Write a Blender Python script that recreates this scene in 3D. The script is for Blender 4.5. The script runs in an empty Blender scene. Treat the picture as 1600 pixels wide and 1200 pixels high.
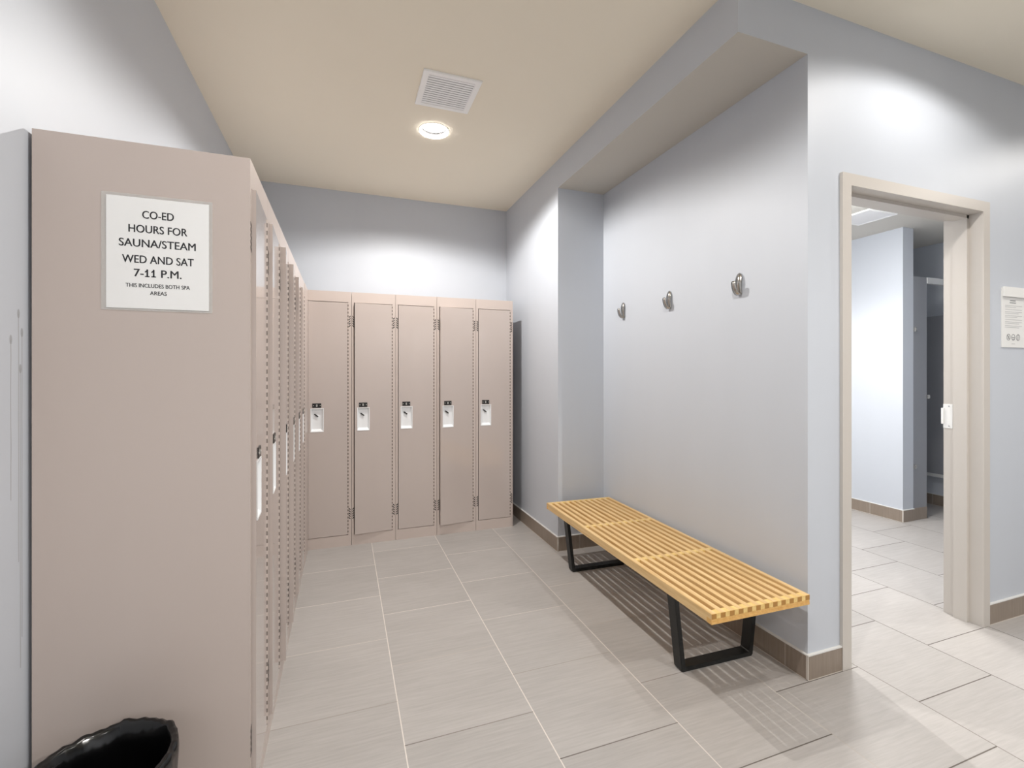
import bpy, bmesh, math, random
from mathutils import Vector, Matrix
random.seed(7)
S = bpy.context.scene
COL = S.collection
PI = math.pi

# ---------------------------------------------------------------- camera, world, exposure
cam_d = bpy.data.cameras.new('camera')
cam_d.sensor_width = 36.0
cam_d.lens = 728.1 / 1600 * 36.0
cam_d.shift_y = -16.4 / 1600
cam_d.clip_start = 0.02
cam = bpy.data.objects.new('camera', cam_d)
COL.objects.link(cam)
cam.location = (0, 0, 1.239)
cam.rotation_euler = (PI / 2, 0, -math.radians(19.83))
S.camera = cam

W = bpy.data.worlds.new('world')
S.world = W
W.use_nodes = True
W.node_tree.nodes['Background'].inputs[0].default_value = (0.8, 0.85, 0.9, 1)
W.node_tree.nodes['Background'].inputs[1].default_value = 0.15

S.view_settings.view_transform = 'Standard'
S.view_settings.look = 'None'
S.view_settings.gamma = 1.0
S.view_settings.use_curve_mapping = False
S.view_settings.exposure = -0.07
LAMP_W = 95.0            # strength of one recessed downlight
LAMP_COL = (1.0, 0.965, 0.92)

# ---------------------------------------------------------------- dimensions (metres)
ZC = 2.729               # ceiling of the locker room
ZS = 2.534               # underside of the bulkhead over the alcove
XL, XR, XA = -0.712, 1.405, 1.768
YB, YE, YD = 4.05, 2.95, 1.37
YDB = 1.505              # far face of the wall with the doorway
X_END, Y_END = 5.6, -2.6
Z2 = 2.46                # ceiling of the room beyond
LW, LH, LD = 0.3095, 1.826, 0.462

# ---------------------------------------------------------------- materials
def lin(c):
    return tuple((v / 255 / 12.92) if v / 255 <= 0.04045 else ((v / 255 + 0.055) / 1.055) ** 2.4 for v in c) + (1.0,)

class NT:
    def __init__(s, name):
        s.m = bpy.data.materials.new(name); s.m.use_nodes = True
        s.t = s.m.node_tree; s.b = s.t.nodes['Principled BSDF']
    def n(s, t, **kw):
        x = s.t.nodes.new(t)
        for k, v in kw.items(): setattr(x, k, v)
        return x
    def l(s, a, b): s.t.links.new(a, b)
    def math(s, op, a, b=None, clamp=False):
        x = s.n('ShaderNodeMath', operation=op); x.use_clamp = clamp
        for i, v in enumerate((a, b)):
            if v is None: continue
            if isinstance(v, (int, float)): x.inputs[i].default_value = v
            else: s.l(v, x.inputs[i])
        return x.outputs[0]
    def mix(s, f, a, b):
        x = s.n('ShaderNodeMix', data_type='RGBA')
        for i, v in ((0, f), (6, a), (7, b)):
            if isinstance(v, (int, float)): x.inputs[i].default_value = v
            elif isinstance(v, tuple): x.inputs[i].default_value = v
            else: s.l(v, x.inputs[i])
        return x.outputs[2]
    def coord(s, scale=(1, 1, 1)):
        c = s.n('ShaderNodeTexCoord'); mp = s.n('ShaderNodeMapping')
        mp.inputs['Scale'].default_value = scale
        s.l(c.outputs['Object'], mp.inputs[0]); return mp.outputs[0]
    def noise(s, scale, vec=None, detail=3, rough=0.5):
        x = s.n('ShaderNodeTexNoise'); x.inputs['Scale'].default_value = scale
        x.inputs['Detail'].default_value = detail; x.inputs['Roughness'].default_value = rough
        s.l(vec if vec is not None else s.coord(), x.inputs['Vector']); return x.outputs[0]
    def bump(s, h, strength, dist=0.001):
        b = s.n('ShaderNodeBump'); b.inputs['Strength'].default_value = strength
        b.inputs['Distance'].default_value = dist
        s.l(h, b.inputs['Height']); s.l(b.outputs[0], s.b.inputs['Normal'])

def mat(name, rgb, rough=0.5, metal=0.0, var=0.0, vscale=(3, 3, 3), bump=0.0, bscale=300, spec=0.5, coat=0.0, alpha=1.0, coat_rough=0.1):
    t = NT(name); c = lin(rgb)
    t.b.inputs['Base Color'].default_value = c
    t.b.inputs['Roughness'].default_value = rough
    t.b.inputs['Metallic'].default_value = metal
    t.b.inputs['Specular IOR Level'].default_value = spec
    t.b.inputs['Coat Weight'].default_value = coat
    t.b.inputs['Coat Roughness'].default_value = coat_rough
    t.b.inputs['Alpha'].default_value = alpha
    if var:
        f = t.noise(1.0, t.coord(vscale))
        d = tuple(v * (1 - var) for v in c[:3]) + (1,); e = tuple(min(1, v * (1 + var)) for v in c[:3]) + (1,)
        t.l(t.mix(f, d, e), t.b.inputs['Base Color'])
    if bump: t.bump(t.noise(bscale), bump)
    return t.m

WALL_RGB = (200, 205, 213)
M = {}
M['wall'] = mat('wall_paint_blue_grey', WALL_RGB, 0.48, var=0.025, vscale=(5, 5, 0.8), bump=0.08, bscale=500, spec=0.4)
M['ceil'] = mat('ceiling_paint_beige', (242, 234, 217), 0.8, var=0.015, bump=0.05, bscale=400, spec=0.25)
M['soffit'] = mat('soffit_grey_beige_shaded', (196, 192, 184), 0.8, var=0.015, bump=0.05, bscale=400, spec=0.25)  # greyer paint, taken darker too, so the underside's shade is in the colour
M['ceil2'] = mat('ceiling_paint_offwhite', (214, 211, 204), 0.8, var=0.01, spec=0.25)
M['locker'] = mat('locker_enamel_taupe', (197, 184, 177), 0.30, var=0.02, vscale=(6, 6, 1.2), bump=0.03, bscale=900, spec=0.5)
M['door'] = mat('locker_door_enamel_taupe', (190, 178, 172), 0.16, var=0.03, vscale=(5, 5, 1.5), spec=0.6, coat=0.6, coat_rough=0.04)
M['frame'] = mat('door_frame_enamel', (202, 196, 189), 0.4, var=0.015)
M['black'] = mat('black_plate', (24, 23, 23), 0.35)
M['slot'] = mat('dark_slot', (16, 14, 14), 0.8)
M['hingegap'] = mat('hinge_gap', (96, 87, 81), 0.8)
M['cup'] = mat('brushed_cup_metal', (240, 242, 244), 0.38, metal=0.1, var=0.02, vscale=(60, 60, 2))
M['rivet'] = mat('pale_mark', (205, 203, 198), 0.4)
M['steel'] = mat('brushed_steel', (190, 186, 180), 0.22, metal=1.0, var=0.06, vscale=(20, 20, 80))
M['white'] = mat('white_enamel', (240, 240, 238), 0.4)
M['vent'] = mat('vent_white_enamel', (250, 250, 249), 0.5)
M['ventslat'] = mat('vent_grey_slat', (246, 246, 247), 0.5)
M['ventgrey'] = mat('vent_grey_core', (178, 178, 182), 0.7)
M['ventdark'] = mat('vent_shadow_box', (58, 58, 60), 0.8)
M['paper'] = mat('white_paper', (243, 243, 242), 0.6, var=0.01, vscale=(12, 12, 12))
M['ink'] = mat('black_ink', (38, 38, 42), 0.6)
M['greyink'] = mat('grey_ink', (196, 197, 198), 0.6)
M['darkgreyink'] = mat('dark_grey_ink', (140, 141, 143), 0.6)
M['acrylic'] = mat('offwhite_acrylic', (236, 236, 234), 0.3)
M['leg'] = mat('black_lacquer', (20, 22, 22), 0.42, var=0.2, vscale=(8, 8, 8))
M['bag'] = mat('black_bin_liner', (9, 9, 10), 0.16, bump=0.5, bscale=22, spec=0.6)
M['bin'] = mat('black_bin_plastic', (26, 26, 27), 0.5)
M['grout'] = mat('pale_grout', (205, 198, 189), 0.8)
M['caulk'] = mat('white_caulk', (222, 221, 218), 0.6)
M['partition'] = mat('grey_partition_laminate', (140, 142, 147), 0.4, var=0.02)
M['alu'] = mat('pale_aluminium', (225, 225, 224), 0.35, metal=0.3)
M['whitewall'] = mat('wall_paint_blue_grey_beyond', WALL_RGB, 0.5, var=0.02, vscale=(5, 5, 0.8), spec=0.35)

def tape_mat():
    t = NT('clear_tape')
    t.b.inputs['Base Color'].default_value = lin((232, 230, 226)); t.b.inputs['Roughness'].default_value = 0.25
    t.b.inputs['Alpha'].default_value = 0.38
    return t.m
M['tape'] = tape_mat()

def wood(name, a, b, rough=0.38):
    t = NT(name)
    g = t.noise(1.0, t.coord((60, 3.0, 60)), 4, 0.6)
    g2 = t.noise(1.0, t.coord((220, 6, 220)), 2)
    f = t.math('ADD', t.math('MULTIPLY', g, 0.75), t.math('MULTIPLY', g2, 0.25))
    r = t.n('ShaderNodeValToRGB'); r.color_ramp.elements[0].position = 0.36; r.color_ramp.elements[1].position = 0.64
    r.color_ramp.elements[0].color = lin(a); r.color_ramp.elements[1].color = lin(b)
    t.l(f, r.inputs[0]); t.l(r.outputs[0], t.b.inputs['Base Color'])
    t.b.inputs['Roughness'].default_value = rough
    return t.m
M['slat'] = wood('honey_wood_slat', (216, 178, 120), (238, 206, 152))
M['slat_dark'] = wood('end_strip_wood', (214, 162, 88), (232, 188, 116))
M['spacer'] = wood('spacer_wood', (226, 188, 112), (242, 212, 142))
M['endgrain'] = mat('slat_end_grain', (176, 128, 62), 0.55, var=0.08, vscale=(60, 60, 60))

def base_tile():
    t = NT('brown_baseboard_tile')
    f = t.noise(1.0, t.coord((120, 120, 5)), 4, 0.6)
    t.l(t.mix(f, lin((128, 114, 101)), lin((160, 147, 134))), t.b.inputs['Base Color'])
    t.b.inputs['Roughness'].default_value = 0.4
    return t.m
M['basetile'] = base_tile()

def floor_tile():
    t = NT('grey_linen_floor_tile')
    tc = t.n('ShaderNodeTexCoord'); sp = t.n('ShaderNodeSeparateXYZ'); t.l(tc.outputs['Object'], sp.inputs[0])
    px, py = 0.463, 0.4465
    u = t.math('DIVIDE', t.math('SUBTRACT', sp.outputs[0], 0.19), px)
    row = t.math('FLOOR', u); fu = t.math('FRACT', u)
    odd = t.math('FLOORED_MODULO', row, 2.0)
    v = t.math('ADD', t.math('DIVIDE', t.math('SUBTRACT', sp.outputs[1], 1.58), py), t.math('MULTIPLY', odd, 0.5))
    vi = t.math('FLOOR', v); fv = t.math('FRACT', v)
    du = t.math('MULTIPLY', t.math('MINIMUM', fu, t.math('SUBTRACT', 1.0, fu)), px)
    dv = t.math('MULTIPLY', t.math('MINIMUM', fv, t.math('SUBTRACT', 1.0, fv)), py)
    dm = t.math('MINIMUM', du, dv)
    grout = t.math('LESS_THAN', dm, 0.0020)
    cb = t.n('ShaderNodeCombineXYZ'); t.l(row, cb.inputs[0]); t.l(vi, cb.inputs[1])
    wn = t.n('ShaderNodeTexWhiteNoise', noise_dimensions='3D'); t.l(cb.outputs[0], wn.inputs['Vector'])
    # linen streaks run across the row, shifted tile by tile
    off = t.n('ShaderNodeVectorMath', operation='MULTIPLY_ADD')
    t.l(wn.outputs['Color'], off.inputs[0]); off.inputs[1].default_value = (5, 5, 5); t.l(tc.outputs['Object'], off.inputs[2])
    mp = t.n('ShaderNodeMapping'); mp.inputs['Scale'].default_value = (7, 110, 1); t.l(off.outputs[0], mp.inputs[0])
    st = t.noise(1.0, mp.outputs[0], 4, 0.62)
    mp2 = t.n('ShaderNodeMapping'); mp2.inputs['Scale'].default_value = (2.2, 5, 1); t.l(off.outputs[0], mp2.inputs[0])
    cl = t.noise(1.0, mp2.outputs[0], 3)
    f = t.math('ADD', t.math('ADD', t.math('MULTIPLY', st, 0.55), t.math('MULTIPLY', cl, 0.30)), t.math('MULTIPLY', wn.outputs['Value'], 0.15))
    r = t.n('ShaderNodeValToRGB'); r.color_ramp.elements[0].position = 0.30; r.color_ramp.elements[1].position = 0.70
    r.color_ramp.elements[0].color = lin((164, 160, 157)); r.color_ramp.elements[1].color = lin((185, 181, 178))
    t.l(f, r.inputs[0])
    # grout: pale in the long joints, darker in the near cross joints and to the right
    gn = t.noise(1.0, t.coord((1.1, 1.1, 1.1)), 2)
    cross = t.math('LESS_THAN', dv, du)
    near = t.math('MULTIPLY', t.math('SUBTRACT', 2.45, sp.outputs[1]), 0.9, True)
    side = t.math('MULTIPLY', t.math('SUBTRACT', sp.outputs[0], 1.0), 0.8, True)
    dark = t.math('MAXIMUM', t.math('MULTIPLY', cross, t.math('MULTIPLY', near, t.math('ADD', gn, 0.55))), side, True)
    gc = t.mix(dark, lin((222, 215, 208)), lin((98, 91, 85)))
    t.l(t.mix(grout, r.outputs[0], gc), t.b.inputs['Base Color'])
    t.b.inputs['Roughness'].default_value = 0.42
    t.l(t.math('ADD', t.math('MULTIPLY', grout, 0.4), 0.40), t.b.inputs['Roughness'])
    h = t.math('SUBTRACT', t.math('MULTIPLY', st, 0.12), grout)
    t.bump(h, 0.35, 0.0015)
    return t.m
M['floor'] = floor_tile()

def left_wall_mat():
    # the same paint, with four dried drips beside the lockers
    t = NT('wall_paint_with_dried_drips')
    c = lin(WALL_RGB)
    tc = t.n('ShaderNodeTexCoord'); sp = t.n('ShaderNodeSeparateXYZ'); t.l(tc.outputs['Object'], sp.inputs[0])
    nz = t.noise(1.0, t.coord((1, 8, 8)), 2)
    tot = None
    for y0, z0, z1 in ((1.409, 1.378, 0.80), (1.382, 1.316, 0.95), (1.421, 1.335, 0.62), (1.415, 1.25, 0.55)):
        dy = t.math('ABSOLUTE', t.math('SUBTRACT', t.math('ADD', sp.outputs[1], t.math('MULTIPLY', nz, 0.004)), y0 + 0.002))
        line = t.math('MULTIPLY', t.math('LESS_THAN', dy, 0.0009), t.math('MULTIPLY', t.math('LESS_THAN', sp.outputs[2], z0), t.math('GREATER_THAN', sp.outputs[2], z1)))
        dz = t.math('SUBTRACT', sp.outputs[2], z0)
        blob = t.math('LESS_THAN', t.math('ADD', t.math('POWER', t.math('DIVIDE', dy, 0.0045), 2.0), t.math('POWER', t.math('DIVIDE', dz, 0.011), 2.0)), 1.0)
        k = t.math('MAXIMUM', t.math('MULTIPLY', line, 0.9), t.math('MULTIPLY', blob, 0.6))
        tot = k if tot is None else t.math('MAXIMUM', tot, k)
    t.l(t.mix(tot, c, lin((146, 146, 148))), t.b.inputs['Base Color'])
    t.b.inputs['Roughness'].default_value = 0.5
    return t.m
M['wall_drips'] = left_wall_mat()

def emit(name, rgb, k):
    t = NT(name)
    t.b.inputs['Base Color'].default_value = lin((255, 255, 255))
    t.b.inputs['Emission Color'].default_value = rgb + (1,)
    t.b.inputs['Emission Strength'].default_value = k
    return t.m
M['opal'] = emit('lit_opal_diffuser', (1.0, 0.98, 0.95), 165.0)
M['bulb'] = emit('lit_bulb_face', LAMP_COL, 24.0)
M['haloglow'] = emit('added_halo_glow', LAMP_COL, 22.0)  # emission of the ring added for the ceiling halo

# ---------------------------------------------------------------- mesh helpers
def box(bm, x0, x1, y0, y1, z0, z1, mi=0, bev=0.0):
    r = bmesh.ops.create_cube(bm, size=1.0)
    vs = r['verts']
    for v in vs:
        v.co = Vector(((x0 + x1) / 2 + v.co.x * (x1 - x0), (y0 + y1) / 2 + v.co.y * (y1 - y0), (z0 + z1) / 2 + v.co.z * (z1 - z0)))
    fs = {f for v in vs for f in v.link_faces}
    for f in fs: f.material_index = mi
    if bev:
        es = list({e for v in vs for e in v.link_edges})
        rr = bmesh.ops.bevel(bm, geom=es, offset=bev, segments=2, profile=0.7, affect='EDGES')
        for f in rr['faces']: f.material_index = mi
    return vs

def cyl(bm, c, r, h, axis='Z', seg=24, mi=0, r2=None, caps=True):
    g = bmesh.ops.create_cone(bm, cap_ends=caps, segments=seg, radius1=r, radius2=r if r2 is None else r2, depth=h)
    rot = {'Z': Matrix(), 'X': Matrix.Rotation(PI / 2, 4, 'Y'), 'Y': Matrix.Rotation(-PI / 2, 4, 'X')}[axis]
    bmesh.ops.transform(bm, matrix=Matrix.Translation(c) @ rot, verts=g['verts'])
    for f in {f for v in g['verts'] for f in v.link_faces}: f.material_index = mi
    return g['verts']

def prism(bm, pts, a, b, axis='Y', mi=0):
    """closed polygon of 2-D points extruded from a to b along an axis"""
    def P(p, q):
        return {'Y': (p[0], q, p[1]), 'X': (q, p[0], p[1]), 'Z': (p[0], p[1], q)}[axis]
    va = [bm.verts.new(P(p, a)) for p in pts]; vb = [bm.verts.new(P(p, b)) for p in pts]
    n = len(pts); fs = [bm.faces.new(va), bm.faces.new(vb[::-1])]
    for i in range(n): fs.append(bm.faces.new((va[i], vb[i], vb[(i + 1) % n], va[(i + 1) % n])))
    for f in fs: f.material_index = mi
    return fs

def loop_prism(bm, outer, inner, a, b, axis='Y', mi=0):
    def P(p, q):
        return {'Y': (p[0], q, p[1]), 'X': (q, p[0], p[1]), 'Z': (p[0], p[1], q)}[axis]
    n = len(outer)
    L = [[bm.verts.new(P(p, q)) for p in pp] for pp in (outer, inner) for q in (a, b)]
    oa, ob, ia, ib = L
    for i in range(n):
        j = (i + 1) % n
        for q in ((oa[i], oa[j], ia[j], ia[i]), (ob[j], ob[i], ib[i], ib[j]), (oa[j], oa[i], ob[i], ob[j]), (ia[i], ia[j], ib[j], ib[i])):
            bm.faces.new(q).material_index = mi

def ring(bm, r0, r1, z0, z1, seg=48, mi=0, c=(0, 0)):
    o = [(c[0] + r1 * math.cos(2 * PI * i / seg), c[1] + r1 * math.sin(2 * PI * i / seg)) for i in range(seg)]
    n = [(c[0] + r0 * math.cos(2 * PI * i / seg), c[1] + r0 * math.sin(2 * PI * i / seg)) for i in range(seg)]
    loop_prism(bm, o, n, z0, z1, 'Z', mi)

def obj(name, bm, mats, parent=None, smooth=False, fix=True):
    if fix: bmesh.ops.recalc_face_normals(bm, faces=bm.faces)
    me = bpy.data.meshes.new(name); bm.to_mesh(me); bm.free()
    for m in (mats if isinstance(mats, (list, tuple)) else [mats]): me.materials.append(m if not isinstance(m, str) else M[m])
    if smooth:
        for p in me.polygons: p.use_smooth = True
    o = bpy.data.objects.new(name, me); COL.objects.link(o)
    if parent: o.parent = parent
    return o

def thing(name, label, cat, loc=(0, 0, 0), rz=0.0, group=None):
    o = bpy.data.objects.new(name, None); COL.objects.link(o)
    o.empty_display_size = 0.05
    o.location = loc; o.rotation_euler = (0, 0, rz)
    o['label'] = label; o['category'] = cat
    if group: o['group'] = group
    return o

def struct(name, bm, mats, label=None, cat=None):
    o = obj(name, bm, mats); o['kind'] = 'structure'
    if label: o['label'] = label
    if cat: o['category'] = cat
    return o

def copy_tree(o, parent=None):
    c = o.copy(); COL.objects.link(c); c.parent = parent
    for ch in list(o.children): copy_tree(ch, c)
    return c

# ---------------------------------------------------------------- the room shell
B = bmesh.new
bm = B(); box(bm, XL - 0.15, X_END + 0.1, Y_END - 0.1, 6.3, -0.12, 0.0)
struct('floor', bm, 'floor', 'grey linen-look floor tiles in a staggered bond running through the doorway', 'floor')

LAMPS = [  # x, y, ceiling height, label
    (0.519, 2.851, ZC, 'lit round recessed downlight in the beige ceiling beside the square air vent'),
    (0.50, 0.66, ZC, 'round recessed downlight overhead, out of the picture above the bench end nearest the doorway'),
    (2.35, 0.76, ZC, 'round recessed downlight out of the picture, in front of the doorway'),
    (4.20, 0.80, ZC, 'round recessed downlight out of the picture, beyond the white wall notice'),
    (0.50, -1.40, ZC, 'added round fill downlight, unseen behind the viewpoint, in line with the locker bank'),  # added lamp, brightens the room from behind the camera
    (2.35, -1.40, ZC, 'added round fill downlight, unseen behind the viewpoint, in line with the doorway'),  # added lamp, its bounce lifts the ceiling
    (3.19, 2.25, Z2, 'round opal dome light under the pale ceiling just beyond the doorway'),
    (2.45, 2.95, Z2, 'round recessed downlight deep in the room beyond the doorway'),
]
LR = 0.075               # radius of a downlight opening

def holed_sheet(x0, x1, y0, y1, z, holes, flip_mat):
    bm = B(); edges = []
    vs = [bm.verts.new(p) for p in ((x0, y0, z), (x1, y0, z), (x1, y1, z), (x0, y1, z))]
    edges += [bm.edges.new((vs[i], vs[(i + 1) % 4])) for i in range(4)]
    for hx, hy in holes:
        c = [bm.verts.new((hx + LR * math.cos(2 * PI * i / 40), hy + LR * math.sin(2 * PI * i / 40), z)) for i in range(40)]
        edges += [bm.edges.new((c[i], c[(i + 1) % 40])) for i in range(40)]
    bmesh.ops.triangle_fill(bm, use_beauty=True, use_dissolve=False, edges=edges)
    for f in bm.faces:
        if f.normal.z > 0: f.normal_flip()
    return bm

bm = holed_sheet(XL - 0.1, X_END, Y_END, YB + 0.1, ZC, [(x, y) for x, y, z, _ in LAMPS if z == ZC], 'ceil')
o = obj('ceiling', bm, 'ceil', fix=False); o['kind'] = 'structure'
o['label'] = 'flat beige painted ceiling over the lockers'; o['category'] = 'ceiling'
bm = holed_sheet(1.9, X_END, YDB, 6.2, Z2, [(x, y) for x, y, z, _ in LAMPS[7:]], 'ceil2')
o = obj('ceiling_beyond', bm, 'ceil2', fix=False); o['kind'] = 'structure'
o['label'] = 'pale lower ceiling of the room seen through the doorway'; o['category'] = 'ceiling'

bm = B(); box(bm, XL - 0.1, XL, Y_END - 0.1, YB + 0.1, 0, ZC)
struct('wall_left', bm, 'wall_drips', 'blue-grey wall behind the side lockers with dried drip marks', 'wall')
bm = B(); box(bm, XL, XR, YB, YB + 0.1, 0, ZC)
struct('wall_back', bm, 'wall', 'blue-grey wall above the far row of lockers', 'wall')
bm = B(); box(bm, XR, 1.9, YE, YB + 0.1, 0, ZC)
struct('wall_right', bm, 'wall', 'blue-grey wall between the far lockers and the bench alcove', 'wall')
bm = B()
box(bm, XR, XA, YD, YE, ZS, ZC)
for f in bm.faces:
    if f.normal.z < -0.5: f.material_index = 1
struct('wall_bulkhead', bm, ['wall', 'soffit'], 'dropped bulkhead running over the bench alcove', 'wall')
bm = B(); box(bm, XA, 1.9, YDB, YE, 0, ZC)
struct('wall_alcove', bm, 'wall', 'blue-grey alcove wall carrying three metal hooks above the bench', 'wall')
DX0, DX1, DZ = 1.957, 2.985, 2.079
bm = B()
box(bm, XA, DX0 + 0.02, YD, YDB, 0, ZC); box(bm, DX1 - 0.02, X_END, YD, YDB, 0, ZC); box(bm, DX0 + 0.02, DX1 - 0.02, YD, YDB, DZ - 0.02, ZC)
struct('wall_doorway', bm, 'wall', 'blue-grey wall with the metal-framed doorway', 'wall')
bm = B(); box(bm, X_END, X_END + 0.1, Y_END - 0.1, 6.2, 0, ZC)
struct('wall_far_right', bm, 'wall', 'plain blue-grey wall closing the room out of the picture', 'wall')
bm = B(); box(bm, XL, X_END, Y_END - 0.1, Y_END, 0, ZC)
struct('wall_behind', bm, 'wall', 'plain blue-grey wall behind the viewpoint', 'wall')
# the room beyond
bm = B(); box(bm, 4.38, 4.50, 2.547, 6.2, 0, Z2); box(bm, 4.50, 4.5134, 2.547, 2.667, 0, Z2)
struct('wall_beyond', bm, 'whitewall', 'bright white-lit wall seen straight through the doorway', 'wall')
bm = B(); box(bm, 1.9, 4.38, 6.1, 6.2, 0, Z2); box(bm, 4.5, X_END, 4.2, 4.3, 0, Z2)
struct('wall_beyond_end', bm, 'whitewall', 'end wall of the room beyond the doorway', 'wall')
bm = B(); box(bm, 1.85, 1.9, YB + 0.1, 6.2, 0, Z2)
struct('wall_beyond_left', bm, 'whitewall', 'side wall of the room beyond the doorway', 'wall')
bm = B(); box(bm, 5.25, 5.32, 2.5, 4.2, 0, Z2)
struct('wall_stall', bm, 'whitewall', 'shaded wall inside the toilet stall beyond the doorway', 'wall')

# baseboards: tiles with pale joints and a bead of caulk on top
def baseboard(name, p0, p1, out, joints, label, h=0.098, t=0.010, lead=0.0):
    """p0-p1 along the wall foot, out = unit vector into the room, joints = distances from p0"""
    d = Vector((p1[0] - p0[0], p1[1] - p0[1], 0)); L = d.length; d.normalize(); n = Vector((out[0], out[1], 0))
    bm = B()
    def seg(a, b, t0, t1, z0, z1, mi, bev=0):
        vs = box(bm, a, b, t0, t1, z0, z1, mi)
        for v in vs:
            c = v.co.copy(); q = Vector((p0[0], p0[1], 0)) + d * c.x + n * c.y; v.co = Vector((q.x, q.y, c.z))
    seg(0, L, 0, t - 0.0012, 0, h - 0.001, 1)
    cuts = [0.0] + [j for j in joints if lead + 0.02 < j < L] + [L]
    for a, b in zip(cuts, cuts[1:]):
        seg(a + (0.0016 if a > 0 else lead), b - (0.0016 if b < L else 0), 0, t, 0.002, h, 0)
    seg(0, L, 0, t + 0.0015, h, h + 0.0045, 2)
    seg(0, L, 0, t + 0.0015, 0, 0.0022, 1)
    return struct(name, bm, ['basetile', 'grout', 'caulk'], label, 'baseboard')
T = 0.010
J = lambda s, n=20: [s + 0.4572 * i for i in range(n)]
baseboard('baseboard_right', (XR, YE - T), (XR, YB - 0.001), (-1, 0), J(0.48), 'brown tile skirting along the wall between the far lockers and the alcove', lead=0.005)
baseboard('baseboard_alcove_side', (XR + 0.0005, YE), (XA - T, YE), (0, -1), [0.165], 'brown tile skirting on the short alcove return behind the bench end')
baseboard('baseboard_alcove', (XA, YD), (XA, YE - T), (-1, 0), J(0.095), 'brown tile skirting along the alcove wall under the bench')
baseboard('baseboard_doorway', (XA - T, YD), (DX0, YD), (0, -1), [], 'short brown tile skirting between the alcove corner and the door frame', lead=0.005)
baseboard('baseboard_notice', (DX1, YD), (X_END, YD), (0, -1), J(0.42), 'brown tile skirting under the white wall notice')
baseboard('baseboard_beyond', (4.38, 2.547), (4.38, 6.1), (-1, 0), J(0.253), 'grey tile skirting along the bright wall beyond the doorway')
baseboard('baseboard_beyond_return', (4.38 - T, 2.547), (4.5134, 2.547), (0, -1), [], 'short grey tile skirting at the wall end beside the toilet stall', lead=0.005)
baseboard('baseboard_stall', (5.25, 2.5), (5.25, 4.2), (-1, 0), J(0.3), 'dark tile skirting inside the toilet stall')
baseboard('baseboard_left', (XL, Y_END), (XL, YB - 0.001), (1, 0), J(0.2), 'brown tile skirting behind the side lockers', t=0.004)

# ---------------------------------------------------------------- door frame
def frame_profile(x_face, sgn):
    """plan outline of a jamb: x_face = inner edge of the face, sgn +1 when the wall lies to +x"""
    s = sgn
    return [(x_face + s * 0.052, 1.3565), (x_face, 1.3565), (x_face, 1.414), (x_face - s * 0.016, 1.414), (x_face - s * 0.016, 1.470),
            (x_face, 1.470), (x_face, 1.518), (x_face + s * 0.052, 1.518), (x_face + s * 0.052, 1.5055), (x_face + s * 0.031, 1.5055), (x_face + s * 0.031, 1.3698), (x_face + s * 0.052, 1.3698)]
dr = bpy.data.objects.new('door_1', None); COL.objects.link(dr); dr['kind'] = 'structure'
dr['label'] = 'taupe metal door frame open to the bright room beyond'; dr['category'] = 'door frame'
dr.location = (DX0, YD, 0)
off = Matrix.Translation((-DX0, -YD, 0))
def door_part(name, bm, m, smooth=False):
    bmesh.ops.transform(bm, matrix=off, verts=bm.verts)
    return obj(name, bm, m, dr, smooth)
bm = B(); prism(bm, frame_profile(2.0045, -1), 0, 2.029, 'Z'); door_part('jamb', bm, 'frame')
bm = B(); prism(bm, frame_profile(2.933, 1), 0, 2.029, 'Z'); door_part('jamb', bm, 'frame')
bm = B()
hp = [(2.029 + 0.05, 1.3565), (2.029, 1.3565), (2.029, 1.414), (2.013, 1.414), (2.013, 1.470), (2.029, 1.470), (2.029, 1.518), (2.079, 1.518), (2.079, 1.5055), (2.060, 1.5055), (2.060, 1.3698), (2.079, 1.3698)]
prism(bm, [(y, z) for z, y in hp], DX0 - 0.0045, 2.985, 'X')
door_part('head', bm, 'frame')
bm = B()
box(bm, 2.9305, 2.9328, 1.4785, 1.5185, 0.957, 1.081, 0, 0.0008)
box(bm, 2.9265, 2.9318, 1.5150, 1.5260, 0.978, 1.060, 0, 0.0015)
cyl(bm, (2.9301, 1.494, 1.070), 0.0035, 0.0012, 'X', 12, 1); cyl(bm, (2.9301, 1.494, 0.968), 0.0035, 0.0012, 'X', 12, 1)
sp = door_part('strike_plate', bm, ['white', 'ventgrey']); sp['label'] = 'white painted strike plate'

# ---------------------------------------------------------------- downlights (each carries its own light)
def downlight(x, y, z, label, energy):
    t = thing('recessed_downlight', label, 'ceiling light', (x, y, z), 0, 'recessed ceiling downlights')
    bm = B(); ring(bm, LR - 0.001, LR + 0.016, -0.003, 0.0); obj('trim_ring', bm, 'white', t)
    bm = B(); ring(bm, LR + 0.002, LR + 0.012, -0.0075, -0.0029); obj('added_halo_ring', bm, 'haloglow', t)  # glowing ring added only to throw a halo on the ceiling
    bm = B(); cyl(bm, (0, 0, 0.055), LR, 0.110, 'Z', 40)
    for f in [f for f in bm.faces if f.normal.z < -0.9]: bm.faces.remove(f)
    obj('can', bm, 'slot', t, True)
    bm = B(); cyl(bm, (0, 0, 0.062), 0.066, 0.072, 'Z', 36, 0, 0.030); cyl(bm, (0, 0, 0.0262), 0.0735, 0.0015, 'Z', 36, 1)
    obj('bulb', bm, ['white', 'bulb'], t)
    ld = bpy.data.lights.new('downlight_lamp', 'SPOT'); ld.energy = energy; ld.color = LAMP_COL; ld.shadow_soft_size = 0.008
    ld.spot_size = PI; ld.spot_blend = 0.58
    lo = bpy.data.objects.new('lamp', ld); COL.objects.link(lo); lo.parent = t; lo.location = (0, 0, 0.018)
for i, (x, y, z, lb) in enumerate(LAMPS):
    if i == 6: continue
    downlight(x, y, z, lb, LAMP_W * (1.1, 0.74, 0.34, 0.42, 0.5, 1.7, 0, 1.5)[i])

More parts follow.
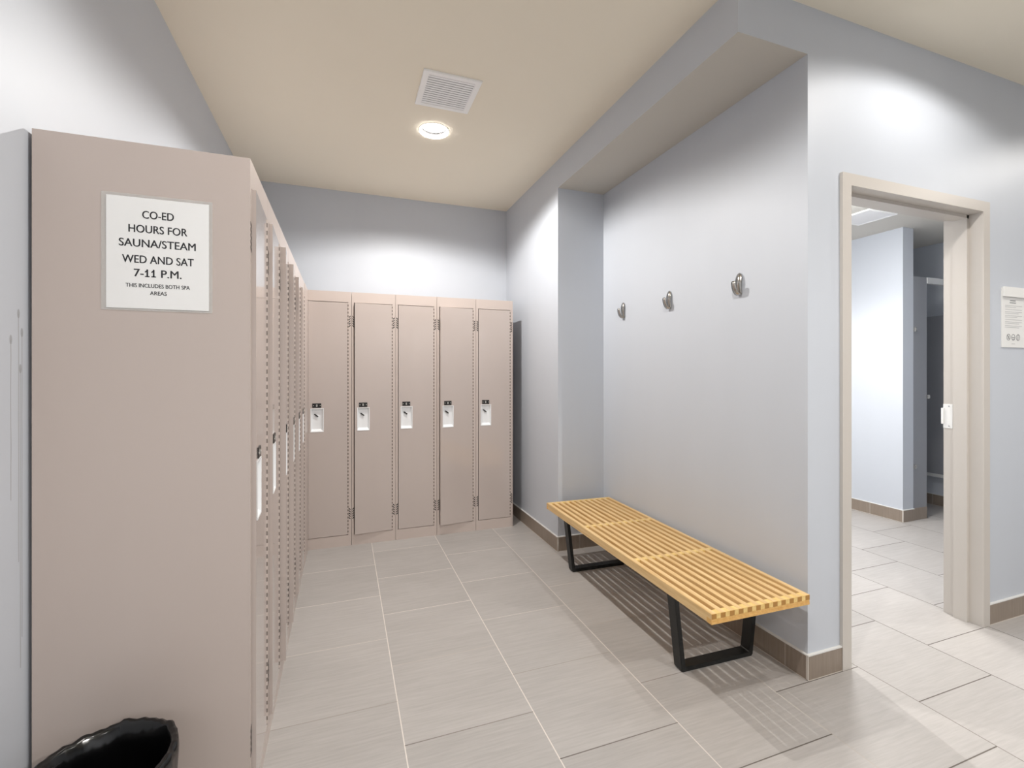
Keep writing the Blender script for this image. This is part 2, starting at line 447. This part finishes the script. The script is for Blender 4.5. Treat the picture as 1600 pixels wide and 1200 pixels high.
def dome_light(x, y, z, label):
    t = thing('dome_light', label, 'ceiling light', (x, y, z))
    bm = B(); ring(bm, 0.160, 0.172, -0.022, -0.0005); obj('rim', bm, 'white', t)
    bm = B(); prof = [(0.0, -0.068), (0.06, -0.064), (0.115, -0.050), (0.148, -0.030), (0.160, -0.006)]
    V = [[bm.verts.new((r * math.cos(2 * PI * i / 36), r * math.sin(2 * PI * i / 36), zz)) for i in range(36)] for r, zz in prof[1:]]
    c = bm.verts.new((0, 0, prof[0][1]))
    for i in range(36): bm.faces.new((c, V[0][i], V[0][(i + 1) % 36]))
    for a, b in zip(V, V[1:]):
        for i in range(36): bm.faces.new((a[i], a[(i + 1) % 36], b[(i + 1) % 36], b[i]))
    obj('diffuser', bm, 'opal', t, True)
dome_light(*LAMPS[6])

# ---------------------------------------------------------------- ceiling vents
def ceiling_vent(x0, x1, y0, y1, z, label, nslat, fw):
    t = thing('ceiling_vent', label, 'air vent', ((x0 + x1) / 2, (y0 + y1) / 2, z), 0)
    hx, hy = (x1 - x0) / 2, (y1 - y0) / 2
    o_ = [(-hx, -hy), (hx, -hy), (hx, hy), (-hx, hy)]; i_ = [(-hx + fw, -hy + fw), (hx - fw, -hy + fw), (hx - fw, hy - fw), (-hx + fw, hy - fw)]
    bm = B(); loop_prism(bm, o_, i_, -0.009, -0.0003, 'Z')
    es = [e for e in bm.edges if all(v.co.z < -0.008 for v in e.verts)]
    bmesh.ops.bevel(bm, geom=es, offset=0.002, segments=2, affect='EDGES')
    obj('frame', bm, 'vent', t)
    bm = B(); box(bm, -hx + fw, hx - fw, -hy + fw, hy - fw, -0.0015, -0.0004); obj('backing', bm, 'ventdark', t)
    bm = B()
    n = nslat; p = (2 * hy - 2 * fw) / n
    for i in range(n):
        yc = -hy + fw + p * (i + 0.5)
        prism(bm, [(yc - p * 0.34, -0.0062), (yc - p * 0.34, -0.0074), (yc + p * 0.34, -0.0084), (yc + p * 0.34, -0.0072)], -hx + fw, hx - fw, 'X')
    obj('louvres', bm, 'ventslat', t)
    return t
ceiling_vent(0.367, 0.664, 2.283, 2.592, ZC, 'square white louvred vent in the beige ceiling above the lit downlight', 13, 0.030)
ceiling_vent(3.66, 3.975, 2.345, 2.635, Z2, 'white-framed grey vent in the pale ceiling beyond the doorway', 22, 0.022)

# ---------------------------------------------------------------- lockers
GL = 0.0205; GR = 0.0235; Z0D, Z1D = 0.080, 1.748     # stiles and door opening
def make_locker():
    t = thing('locker', '', 'locker')
    w = LW - 0.0024
    bm = B(); th = 0.0015
    box(bm, 0, th, 0.0, LD, 0, LH); box(bm, w - th, w, 0.0, LD, 0, LH)
    box(bm, th, w - th, LD - th, LD, 0, LH)
    box(bm, th, w - th, 0.0, LD - th, LH - th, LH)
    box(bm, th, w - th, 0.014, LD - th, Z0D - 0.006, Z0D - 0.004)
    box(bm, th, w - th, 0.10, LD - th, 1.52, 1.522)
    box(bm, th, GL - 0.0042, 0.0, 0.015, Z0D - 0.004, Z1D + 0.004); box(bm, w - GR + 0.002, w - th, 0.0, 0.015, Z0D - 0.004, Z1D + 0.004)
    box(bm, th, w - th, 0.0, 0.015, Z1D + 0.0035, LH - th); box(bm, th, w - th, 0.0, 0.015, 0.0, Z0D - 0.003)
    obj('body', bm, 'locker', t)
    for zc, sg in ((1.614, 1), (0.230, -1)):
        for xc, sx in ((0.0105, -1), (w - 0.0115, 1)):
            bm = B()
            for k in range(5):
                z = zc + (k - 2) * 0.0165
                dx, dz = 0.0060, 0.0050 * sg * sx
                # a short slanted slot
                prism(bm, [(xc - dx, z - dz - 0.0040), (xc + dx, z + dz - 0.0040), (xc + dx, z + dz + 0.0040), (xc - dx, z - dz + 0.0040)], -0.0006, 0.004, 'Y')
            obj('vent_slots', bm, 'slot', t)
    # door hung on its right edge; origin on the hinge line
    xh = w - GR
    X0, X1 = GL - xh, 0.0
    px0, px1, pz0, pz1 = 0.040 - xh, 0.119 - xh, 0.830, 0.989
    bm = B(); yf, yb = -0.0012, 0.0240
    xs = [X0, px0, px1, X1 - 0.002]; zs = [Z0D + 0.0005, pz0, pz1, Z1D - 0.0005]
    for y, fl in ((yf, 0), (yb, 1)):
        for i in range(3):
            for j in range(3):
                if i == 1 and j == 1: continue
                q = [(xs[i], y, zs[j]), (xs[i + 1], y, zs[j]), (xs[i + 1], y, zs[j + 1]), (xs[i], y, zs[j + 1])]
                bm.faces.new([bm.verts.new(p) for p in q])
    for (xa, za, xb, zb) in ((xs[0], zs[0], xs[3], zs[0]), (xs[3], zs[0], xs[3], zs[3]), (xs[3], zs[3], xs[0], zs[3]), (xs[0], zs[3], xs[0], zs[0])):
        bm.faces.new([bm.verts.new(p) for p in ((xa, yf, za), (xb, yf, zb), (xb, yb, zb), (xa, yb, za))])
    bmesh.ops.remove_doubles(bm, verts=bm.verts, dist=1e-5)
    es = [e for e in bm.edges if abs(e.verts[0].co.y - yf) < 1e-6 and abs(e.verts[1].co.y - yf) < 1e-6 and
          (all(abs(v.co.x - xs[0]) < 1e-6 for v in e.verts) or all(abs(v.co.x - xs[3]) < 1e-6 for v in e.verts) or all(abs(v.co.z - zs[0]) < 1e-6 for v in e.verts) or all(abs(v.co.z - zs[3]) < 1e-6 for v in e.verts))]
    bmesh.ops.recalc_face_normals(bm, faces=bm.faces)
    bmesh.ops.bevel(bm, geom=es, offset=0.0012, segments=2, affect='EDGES')
    d = obj('door', bm, 'door', t); d.location = (xh, 0, 0)
    # recessed handle cup
    bm = B(); e = 0.004; dp = 0.015
    A = [(px0 - e, pz0 - e), (px1 + e, pz0 - e), (px1 + e, pz1 + e), (px0 - e, pz1 + e)]
    Bq = [(px0 + 0.001, pz0 + 0.001), (px1 - 0.001, pz0 + 0.001), (px1 - 0.001, pz1 - 0.001), (px0 + 0.001, pz1 - 0.001)]
    Cq = [(px0 + 0.005, pz0 + 0.016), (px1 - 0.007, pz0 + 0.016), (px1 - 0.007, pz1 - 0.006), (px0 + 0.005, pz1 - 0.006)]
    rings_ = [(A, yf - 0.0002), (A, yf - 0.0020), (Bq, yf - 0.0016), (Cq, yf + dp)]
    V = [[bm.verts.new((p[0], y, p[1])) for p in q] for q, y in rings_]
    for a, b in zip(V, V[1:]):
        for i in range(4): bm.faces.new((a[i], a[(i + 1) % 4], b[(i + 1) % 4], b[i]))
    bm.faces.new(V[-1])
    cup = obj('handle_recess', bm, 'cup', d)
    bm = B(); box(bm, -0.0155, 0.0155, 0.003, yf + dp, -0.0042, 0.0042, 0, 0.002)
    cyl(bm, (0.006, yf + dp - 0.003, 0.0), 0.0085, 0.006, 'Y', 20, 1)
    bmesh.ops.transform(bm, matrix=Matrix.Translation((0.073 - xh, 0, 0.943)) @ Matrix.Rotation(math.radians(37), 4, 'Y'), verts=bm.verts)
    obj('latch', bm, ['black', 'cup'], d)
    bm = B(); nx0, nx1 = 0.048 - xh, 0.1065 - xh
    box(bm, nx0, nx1, yf - 0.0026, yf - 0.0001, 0.9975, 1.0285, 0, 0.0008)
    for xx in (nx0 + 0.007, nx1 - 0.007): cyl(bm, (xx, yf - 0.0030, 1.013), 0.0028, 0.0014, 'Y', 12, 1)
    xm = (nx0 + nx1) / 2                      # worn, unreadable number
    loop_prism(bm, [(xm - 0.0045, 1.0055), (xm + 0.0045, 1.0055), (xm + 0.0045, 1.0205), (xm - 0.0045, 1.0205)],
               [(xm - 0.002, 1.0082), (xm + 0.002, 1.0082), (xm + 0.002, 1.0178), (xm - 0.002, 1.0178)], yf - 0.0031, yf - 0.0025, 'Y', 1)
    box(bm, xm - 0.003, xm + 0.003, yf - 0.0031, yf - 0.0025, 1.0119, 1.0141, 1)
    npl = obj('number_plate', bm, ['black', 'rivet'], d); npl['label'] = 'black number plate with two pale rivets'
    # full-height hinge: knuckles with dark gaps between
    bm = B(); hx = 0.0010; hy = 0.0005
    cyl(bm, (hx, hy, (Z0D + Z1D) / 2), 0.0035, Z1D - Z0D - 0.002, 'Z', 8, 1)
    z = Z0D + 0.004
    while z < Z1D - 0.012:
        cyl(bm, (hx, hy, z + 0.0055), 0.0046, 0.0112, 'Z', 8, 0); z += 0.0254
    hg = obj('hinge', bm, ['locker', 'hingegap'], d)
    return t

proto = make_locker()
left_labels = [
    'taupe metal locker ending the side bank, the one carrying the printed notice',
    'taupe side-bank locker second from the printed notice, door barely ajar',
    'taupe side-bank locker third from the printed notice, door standing proud',
    'taupe side-bank locker fourth from the printed notice, door standing proud',
    'taupe side-bank locker fifth from the printed notice',
    'taupe side-bank locker sixth from the printed notice, next to the blank corner filler',
]
left_open = [0.010, 0.011, 0.019, 0.018, 0.015, 0.010]
back_labels = [
    'taupe locker against the back wall, in the inner corner beside the blank filler',
    'taupe back-wall locker second from the filler corner, door slightly ajar',
    'taupe locker in the middle of the five along the back wall, door shut',
    'taupe back-wall locker second from the bulkhead wall, door ajar over a shadowed base',
    'taupe locker ending the back-wall row, beside the dark gap by the bulkhead wall',
]
back_open = [0.002, 0.018, 0.001, 0.028, 0.001]
first = True
YP, XF, YK, XK = 1.438, -0.2404, 3.555, -0.2570
for i in range(6):
    o = proto if first else copy_tree(proto)
    first = False
    o.location = (XF, YP + i * LW, 0); o.rotation_euler = (0, 0, PI / 2)
    o['label'] = left_labels[i]; o['group'] = 'lockers in the side bank'
    d = [c for c in o.children if c.name.split('.')[0] == 'door'][0]
    d.rotation_euler = (0, 0, math.asin(left_open[i] / 0.265))
for i in range(5):
    o = copy_tree(proto)
    o.location = (XK + i * LW, YK, 0); o.rotation_euler = (0, 0, 0)
    o['label'] = back_labels[i]; o['group'] = 'lockers along the back wall'
    d = [c for c in o.children if c.name.split('.')[0] == 'door'][0]
    d.rotation_euler = (0, 0, math.asin(back_open[i] / 0.265))
bm = B(); y0 = YP + 6 * LW
box(bm, XF - LD, XF + 0.003, y0, YK - 0.003, 0, LH, 0, 0.001)
o = obj('corner_filler', bm, 'locker'); o['label'] = 'blank taupe metal filler closing the corner between the two locker rows'; o['category'] = 'filler panel'

# ---------------------------------------------------------------- paper notice on the end locker
sg = thing('paper_notice', 'white printed sheet taped to the locker end, giving sauna hours', 'notice', (-0.4475, YP - 0.0004, 1.5455))
bm = B(); box(bm, -0.1105, 0.1105, -0.0016, -0.0012, -0.141, 0.141); obj('sheet', bm, 'paper', sg)
bm = B(); box(bm, -0.1205, 0.1185, -0.0010, -0.0002, -0.1465, 0.1485, 0, 0.0003); obj('tape', bm, 'tape', sg)
def text_mesh(s):
    cu = bpy.data.curves.new('txt', 'FONT'); cu.body = s; cu.align_x = 'CENTER'; cu.size = 1.0; cu.resolution_u = 4
    ob = bpy.data.objects.new('txt', cu); COL.objects.link(ob)
    bpy.context.view_layer.update()
    me = bpy.data.meshes.new_from_object(ob.evaluated_get(bpy.context.evaluated_depsgraph_get()))
    bpy.data.objects.remove(ob); bpy.data.curves.remove(cu)
    return me
bm = B()
for s, x0, x1, zb, h in (('CO-ED', -0.4830, -0.4156, 1.6345, 0.0205), ('HOURS FOR', -0.5118, -0.3859, 1.5977, 0.0205), ('SAUNA/STEAM', -0.5316, -0.3672, 1.5612, 0.0205),
                         ('WED AND SAT', -0.5250, -0.3716, 1.5202, 0.0205), ('7-11 P.M.', -0.5005, -0.3987, 1.4855, 0.0205),
                         ('THIS INCLUDES BOTH SPA', -0.5177, -0.3802, 1.4583, 0.0102), ('AREAS', -0.4667, -0.4309, 1.4399, 0.0102)):
    me = text_mesh(s)
    xs = [v.co.x for v in me.vertices]; ys = [v.co.y for v in me.vertices]
    b2 = B(); b2.from_mesh(me); bpy.data.meshes.remove(me)
    if s.startswith('7'):            # give the plain numeral strokes of 11 their flag and foot
        seen = set(); top = max(ys)
        for v in list(b2.verts):
            if v in seen: continue
            st_ = [v]; isl = {v}
            while st_:
                for e in st_.pop().link_edges:
                    for q in e.verts:
                        if q not in isl: isl.add(q); st_.append(q)
            seen |= isl
            ax = [q.co.x for q in isl]; ay = [q.co.y for q in isl]
            w_, h_ = max(ax) - min(ax), max(ay) - min(ay)
            if h_ > 0.9 * top and w_ < 0.25 * h_:
                a_, c_, u_ = min(ax), max(ax), w_
                for pts in (((a_ - 1.5 * u_, top - 2.3 * u_), (a_ - 1.1 * u_, top - 2.9 * u_), (c_, top - 1.2 * u_), (c_, top)), ((a_ - 1.2 * u_, 0), (c_ + 1.2 * u_, 0), (c_ + 1.2 * u_, 0.8 * u_), (a_ - 1.2 * u_, 0.8 * u_))):
                    nv = [b2.verts.new((x_, y_, 0)) for x_, y_ in pts]; seen |= set(nv); b2.faces.new(nv)
    sx = (x1 - x0) / (max(xs) - min(xs)); sz = h / 0.73
    for v in b2.verts: v.co = Vector((x0 + 0.4475 + (v.co.x - min(xs)) * sx, -0.0019, zb - 1.5455 + v.co.y * sz))
    tm = bpy.data.meshes.new('tmp'); b2.to_mesh(tm); b2.free()
    for sh_ in ((0, 0), (-1, 0.4), (1, -0.4)):
        q = tm.copy()
        for v in q.vertices: v.co = (v.co.x + sh_[0] * h * 0.022, v.co.y - sh_[0] * 0.00002, v.co.z + sh_[1] * h * 0.022)
        bm.from_mesh(q); bpy.data.meshes.remove(q)
    bpy.data.meshes.remove(tm)
    obj('small_print' if h < 0.015 else 'lettering', bm, 'ink', sg, fix=False); bm = B()
bm.free()

# ---------------------------------------------------------------- slatted bench
ang = -math.radians(1.28)
bn = thing('slatted_bench', 'honey-coloured slatted wooden bench on black sled legs in the alcove', 'bench', (1.242, 1.331, 0), ang)
BL, BW, BH, ST = 1.525, 0.473, 0.374, 0.038
sw, gp = 0.022, 0.019
for k in range(12):
    x0 = k * (sw + gp); bm = B()
    z0, zm = BH - ST, BH - 0.0195
    prism(bm, [(0.0, zm), (0.0255, zm), (0.0255, z0), (BL - 0.0255, z0), (BL - 0.0255, zm), (BL, zm), (BL, BH), (0.0, BH)], x0, x0 + sw, 'X')
    es = [e for e in bm.edges if all(v.co.z > BH - 1e-5 for v in e.verts)]
    bmesh.ops.recalc_face_normals(bm, faces=bm.faces)
    for f in bm.faces:
        if abs(f.normal.y) > 0.9 and f.calc_center_median().z > zm: f.material_index = 1
    bmesh.ops.bevel(bm, geom=es, offset=0.0012, segments=2, affect='EDGES')
    obj('slat', bm, ['slat', 'endgrain'], bn)
for nm, ya, yb_ in (('spacer_rail', 0.0004, 0.026), ('spacer_rail', 0.503, 0.527), ('spacer_rail', 1.000, 1.024), ('spacer_rail', BL - 0.026, BL - 0.0004)):
    bm = B()
    box(bm, 0.001, BW - 0.001, ya, yb_, (BH - 0.0192) if ya < 0.1 or ya > 1.4 else BH - ST + 0.0006, BH - 0.0005)
    obj(nm, bm, 'spacer', bn)
for ya in (0.0, BL - 0.025):
    bm = B(); box(bm, 0.0, BW, ya, ya + 0.025, BH - ST - 0.001, BH - 0.0290, 0, 0.001); box(bm, 0.0, BW, ya + 0.0008, ya + 0.025, BH - 0.0286, BH - 0.0197, 0, 0.001)
    obj('end_strip', bm, 'slat_dark', bn)
for ya in (0.246, 1.273):
    bm = B(); t_ = 0.0195; xc = 0.255
    zt = BH - ST - 0.0015
    oT, oB_ = 0.226, 0.186
    outer = [(xc - oT, zt), (xc - oB_ - 0.0012, 0.008), (xc - oB_ + 0.006, 0.0), (xc + oB_ - 0.006, 0.0), (xc + oB_ + 0.0012, 0.008), (xc + oT, zt)]
    inner = [(xc - oT + t_ + 0.0015, zt - 0.012), (xc - oB_ + t_ - 0.0015, t_ + 0.004), (xc - oB_ + t_ + 0.003, t_), (xc + oB_ - t_ - 0.003, t_), (xc + oB_ - t_ + 0.0015, t_ + 0.004), (xc + oT - t_ - 0.0015, zt - 0.012)]
    loop_prism(bm, outer, inner, ya, ya + 0.05, 'Y')
    bmesh.ops.recalc_face_normals(bm, faces=bm.faces)
    es = [e for e in bm.edges if e.calc_face_angle(0) > 1.2]
    bmesh.ops.bevel(bm, geom=es, offset=0.0012, segments=2, affect='EDGES')
    obj('leg_frame', bm, 'leg', bn)

# ---------------------------------------------------------------- coat hooks
def strip(bm, path, widths, th):
    """sweep a flat strip along a path in the (out, up) plane; out = -x from the wall"""
    n = len(path); rows = []
    for i, (o_, z) in enumerate(path):
        a = Vector(path[max(i - 1, 0)]); b = Vector(path[min(i + 1, n - 1)]); d = (b - a).normalized(); nn = Vector((-d.y, d.x)) * th / 2
        w = widths[i] / 2
        rows.append([bm.verts.new((-(o_ + s * nn.x), y, z + s * nn.y)) for s, y in ((1, -w), (1, w), (-1, w), (-1, -w))])
    for a, b in zip(rows, rows[1:]):
        for i in range(4): bm.faces.new((a[i], a[(i + 1) % 4], b[(i + 1) % 4], b[i]))
    bm.faces.new(rows[0]); bm.faces.new(rows[-1])
def make_hook():
    t = thing('coat_hook', '', 'coat hook', group='coat hooks on the alcove wall')
    bm = B()
    N = 14; path = []; wd = []
    for i in range(N + 1):
        a = i / N; z = 0.053 - 0.100 * a
        path.append((0.004 + 0.007 * math.sin(PI * min(1, a * 1.05)) , z)); wd.append(0.034 * (max(0.06, 1 - (2 * a - 1) ** 4)) ** 0.5 if a < 0.5 else 0.034 - 0.008 * (a - 0.5) * 2)
    strip(bm, path, wd, 0.005)
    bmesh.ops.recalc_face_normals(bm, faces=bm.faces)
    obj('back_plate', bm, 'steel', t, True)
    bm = B(); path = []; wd = []
    for i in range(13):
        a = i / 12; an = -PI / 2 + a * 1.22
        path.append((0.006 + 0.036 * math.sin(a * PI / 2), -0.049 + 0.062 * (1 - math.cos(a * PI / 2)))); wd.append(0.030 * (1 - 0.22 * a) if i < 12 else 0.015)
    strip(bm, path, wd, 0.0045)
    obj('prong', bm, 'steel', t, True)
    return t
hk = make_hook()
for i, (y, lb) in enumerate(((2.688, 'brushed steel coat hook on the alcove wall, the one farthest from the doorway'),
                             (2.217, 'brushed steel coat hook in the middle of three above the bench'),
                             (1.712, 'brushed steel coat hook on the alcove wall, the one closest to the doorway'))):
    o = hk if i == 0 else copy_tree(hk)
    o.location = (XA - 0.0002, y, 1.661); o['label'] = lb

# ---------------------------------------------------------------- notice on the wall beside the door
ns = thing('wall_notice', 'white rules notice with three round symbols, mounted beside the door frame', 'notice', (3.107 + 0.105, YD, 1.521))
bm = B(); box(bm, -0.105, 0.105, -0.0045, -0.0002, -0.150, 0.150, 0, 0.0006); obj('panel', bm, 'acrylic', ns)
bm = B(); box(bm, -0.102, 0.110, -0.013, -0.0047, 0.105, 0.155, 0, 0.0015); obj('header_bar', bm, 'white', ns)
bm = B(); yq = (-0.0052, -0.0046)
rng = random.Random(3)
for k, (w_, z) in enumerate(((0.048, 0.088), (0.054, 0.077))): box(bm, -w_ / 2 - 0.012, w_ / 2 - 0.012, yq[0], yq[1], z - 0.0022, z + 0.0022, 1)
z = 0.062
for para in (2, 1, 2, 2, 1, 2, 2):
    for k in range(para):
        L = (0.15 if k == 0 else rng.uniform(0.08, 0.15)); box(bm, -0.080, -0.080 + L, yq[0], yq[1], z - 0.0012, z + 0.0012, 0); z -= 0.0078
    z -= 0.004
def disc_ring(xc, zc, r):
    o_ = [(xc + r * math.cos(2 * PI * i / 24), zc + r * math.sin(2 * PI * i / 24)) for i in range(24)]
    n_ = [(xc + 0.82 * r * math.cos(2 * PI * i / 24), zc + 0.82 * r * math.sin(2 * PI * i / 24)) for i in range(24)]
    loop_prism(bm, o_, n_, yq[0], yq[1], 'Y', 1)
for xc in (-0.050, -0.008, 0.034): disc_ring(xc, -0.098, 0.0165)
prism(bm, [(-0.061, -0.088), (-0.058, -0.086), (-0.039, -0.108), (-0.042, -0.110)], yq[0], yq[1], 'Y', 1)
prism(bm, [(-0.054, -0.106), (-0.050, -0.106), (-0.045, -0.092), (-0.049, -0.092)], yq[0], yq[1], 'Y', 1)
box(bm, -0.019, 0.003, yq[0], yq[1], -0.101, -0.097, 1); box(bm, -0.014, 0.0, yq[0], yq[1], -0.109, -0.106, 1)
box(bm, 0.0315, 0.0365, yq[0], yq[1], -0.110, -0.092, 1); cyl(bm, (0.034, -0.0049, -0.0885), 0.0026, 0.0006, 'Y', 10, 1)
box(bm, -0.022, 0.006, yq[0], yq[1], -0.1325, -0.1295, 0)
obj('printed_rules', bm, ['greyink', 'darkgreyink'], ns)

# ---------------------------------------------------------------- toilet stall beyond the doorway
st = thing('toilet_stall', 'grey laminate toilet stall front beyond the doorway, under a pale head rail', 'toilet stall', (4.60, 2.56, 0))
bm = B(); box(bm, -0.085, 0.092, -0.013, 0.013, 0.10, 2.06, 0, 0.002); obj('pilaster', bm, 'partition', st)
bm = B(); box(bm, -0.0865, 0.0935, -0.0145, 0.0145, 0.0, 0.102, 0, 0.001); sh = obj('shoe', bm, 'basetile', st)
bm = B(); box(bm, 0.0925, 0.985, -0.016, 0.016, 2.010, 2.062, 0, 0.003); hr = obj('head_rail', bm, 'alu', st); hr['label'] = 'pale aluminium head rail'
for z in (1.61, 0.455):
    bm = B(); box(bm, -0.088, -0.070, -0.030, -0.0132, z - 0.018, z + 0.018, 0, 0.003); cyl(bm, (-0.079, -0.031, z), 0.006, 0.004, 'Y', 12)
    obj('wall_bracket', bm, 'steel', st)
bm = B(); box(bm, 0.088, 0.118, -0.024, 0.006, 1.024, 1.056, 0, 0.003); obj('latch_keeper', bm, 'steel', st)
bm = B(); box(bm, 0.50, 0.525, 0.03, 1.636, 0.30, 1.765, 0, 0.002); obj('side_panel', bm, 'partition', st)
bm = B(); box(bm, 0.4985, 0.5265, 0.0285, 1.636, 0.292, 0.322, 0, 0.001); obj('panel_edge_channel', bm, 'alu', st)

# ---------------------------------------------------------------- bin with a black liner in front of the end locker
bn2 = thing('waste_bin', 'black bin with a crumpled black plastic liner against the locker end', 'bin', (-0.505, 1.283, 0))
bm = B()
seg = 40
def rr(z): return 0.105 + 0.028 * z / 0.37
V = []
for z, r in ((0.0, rr(0)), (0.36, rr(0.36)), (0.36, rr(0.36) - 0.004), (0.01, rr(0) - 0.004)):
    V.append([bm.verts.new((r * math.cos(2 * PI * i / seg), r * math.sin(2 * PI * i / seg), z)) for i in range(seg)])
for a, b in zip(V, V[1:]):
    for i in range(seg): bm.faces.new((a[i], a[(i + 1) % seg], b[(i + 1) % seg], b[i]))
bm.faces.new(V[0]); bm.faces.new(V[-1])
obj('bucket', bm, 'bin', bn2, True)
bm = B(); seg = 96; rng = random.Random(11)
ph = [rng.uniform(0, 2 * PI) for _ in range(8)]
def wob(a, k): return sum(math.sin(a * f + p + k) * am for f, p, am in zip((3, 5, 8, 13, 21, 29, 37), ph, (0.30, 0.28, 0.25, 0.24, 0.22, 0.18, 0.12)))
V = []
for z, dr_, wz, wr in ((0.235, 0.0075, 0.010, 0.0020), (0.30, 0.0085, 0.004, 0.0030), (0.352, 0.0075, 0.003, 0.0026), (0.374, 0.0045, 0.005, 0.0018), (0.378, -0.004, 0.006, 0.002), (0.370, -0.012, 0.005, 0.003), (0.32, -0.018, 0.004, 0.004), (0.20, -0.020, 0.0, 0.005), (0.05, -0.030, 0.0, 0.006)):
    r = rr(min(z, 0.37)) + dr_
    row = []
    for i in range(seg):
        a = 2 * PI * i / seg; w = wob(a, z * 6)
        row.append(bm.verts.new(((r + wr * w) * math.cos(a), (r + wr * w) * math.sin(a), z + wz * wob(a, 1.3 + z * 3))))
    V.append(row)
for a, b in zip(V, V[1:]):
    for i in range(seg): bm.faces.new((a[i], a[(i + 1) % seg], b[(i + 1) % seg], b[i]))
bm.faces.new(V[-1])
obj('liner', bm, 'bag', bn2, True)
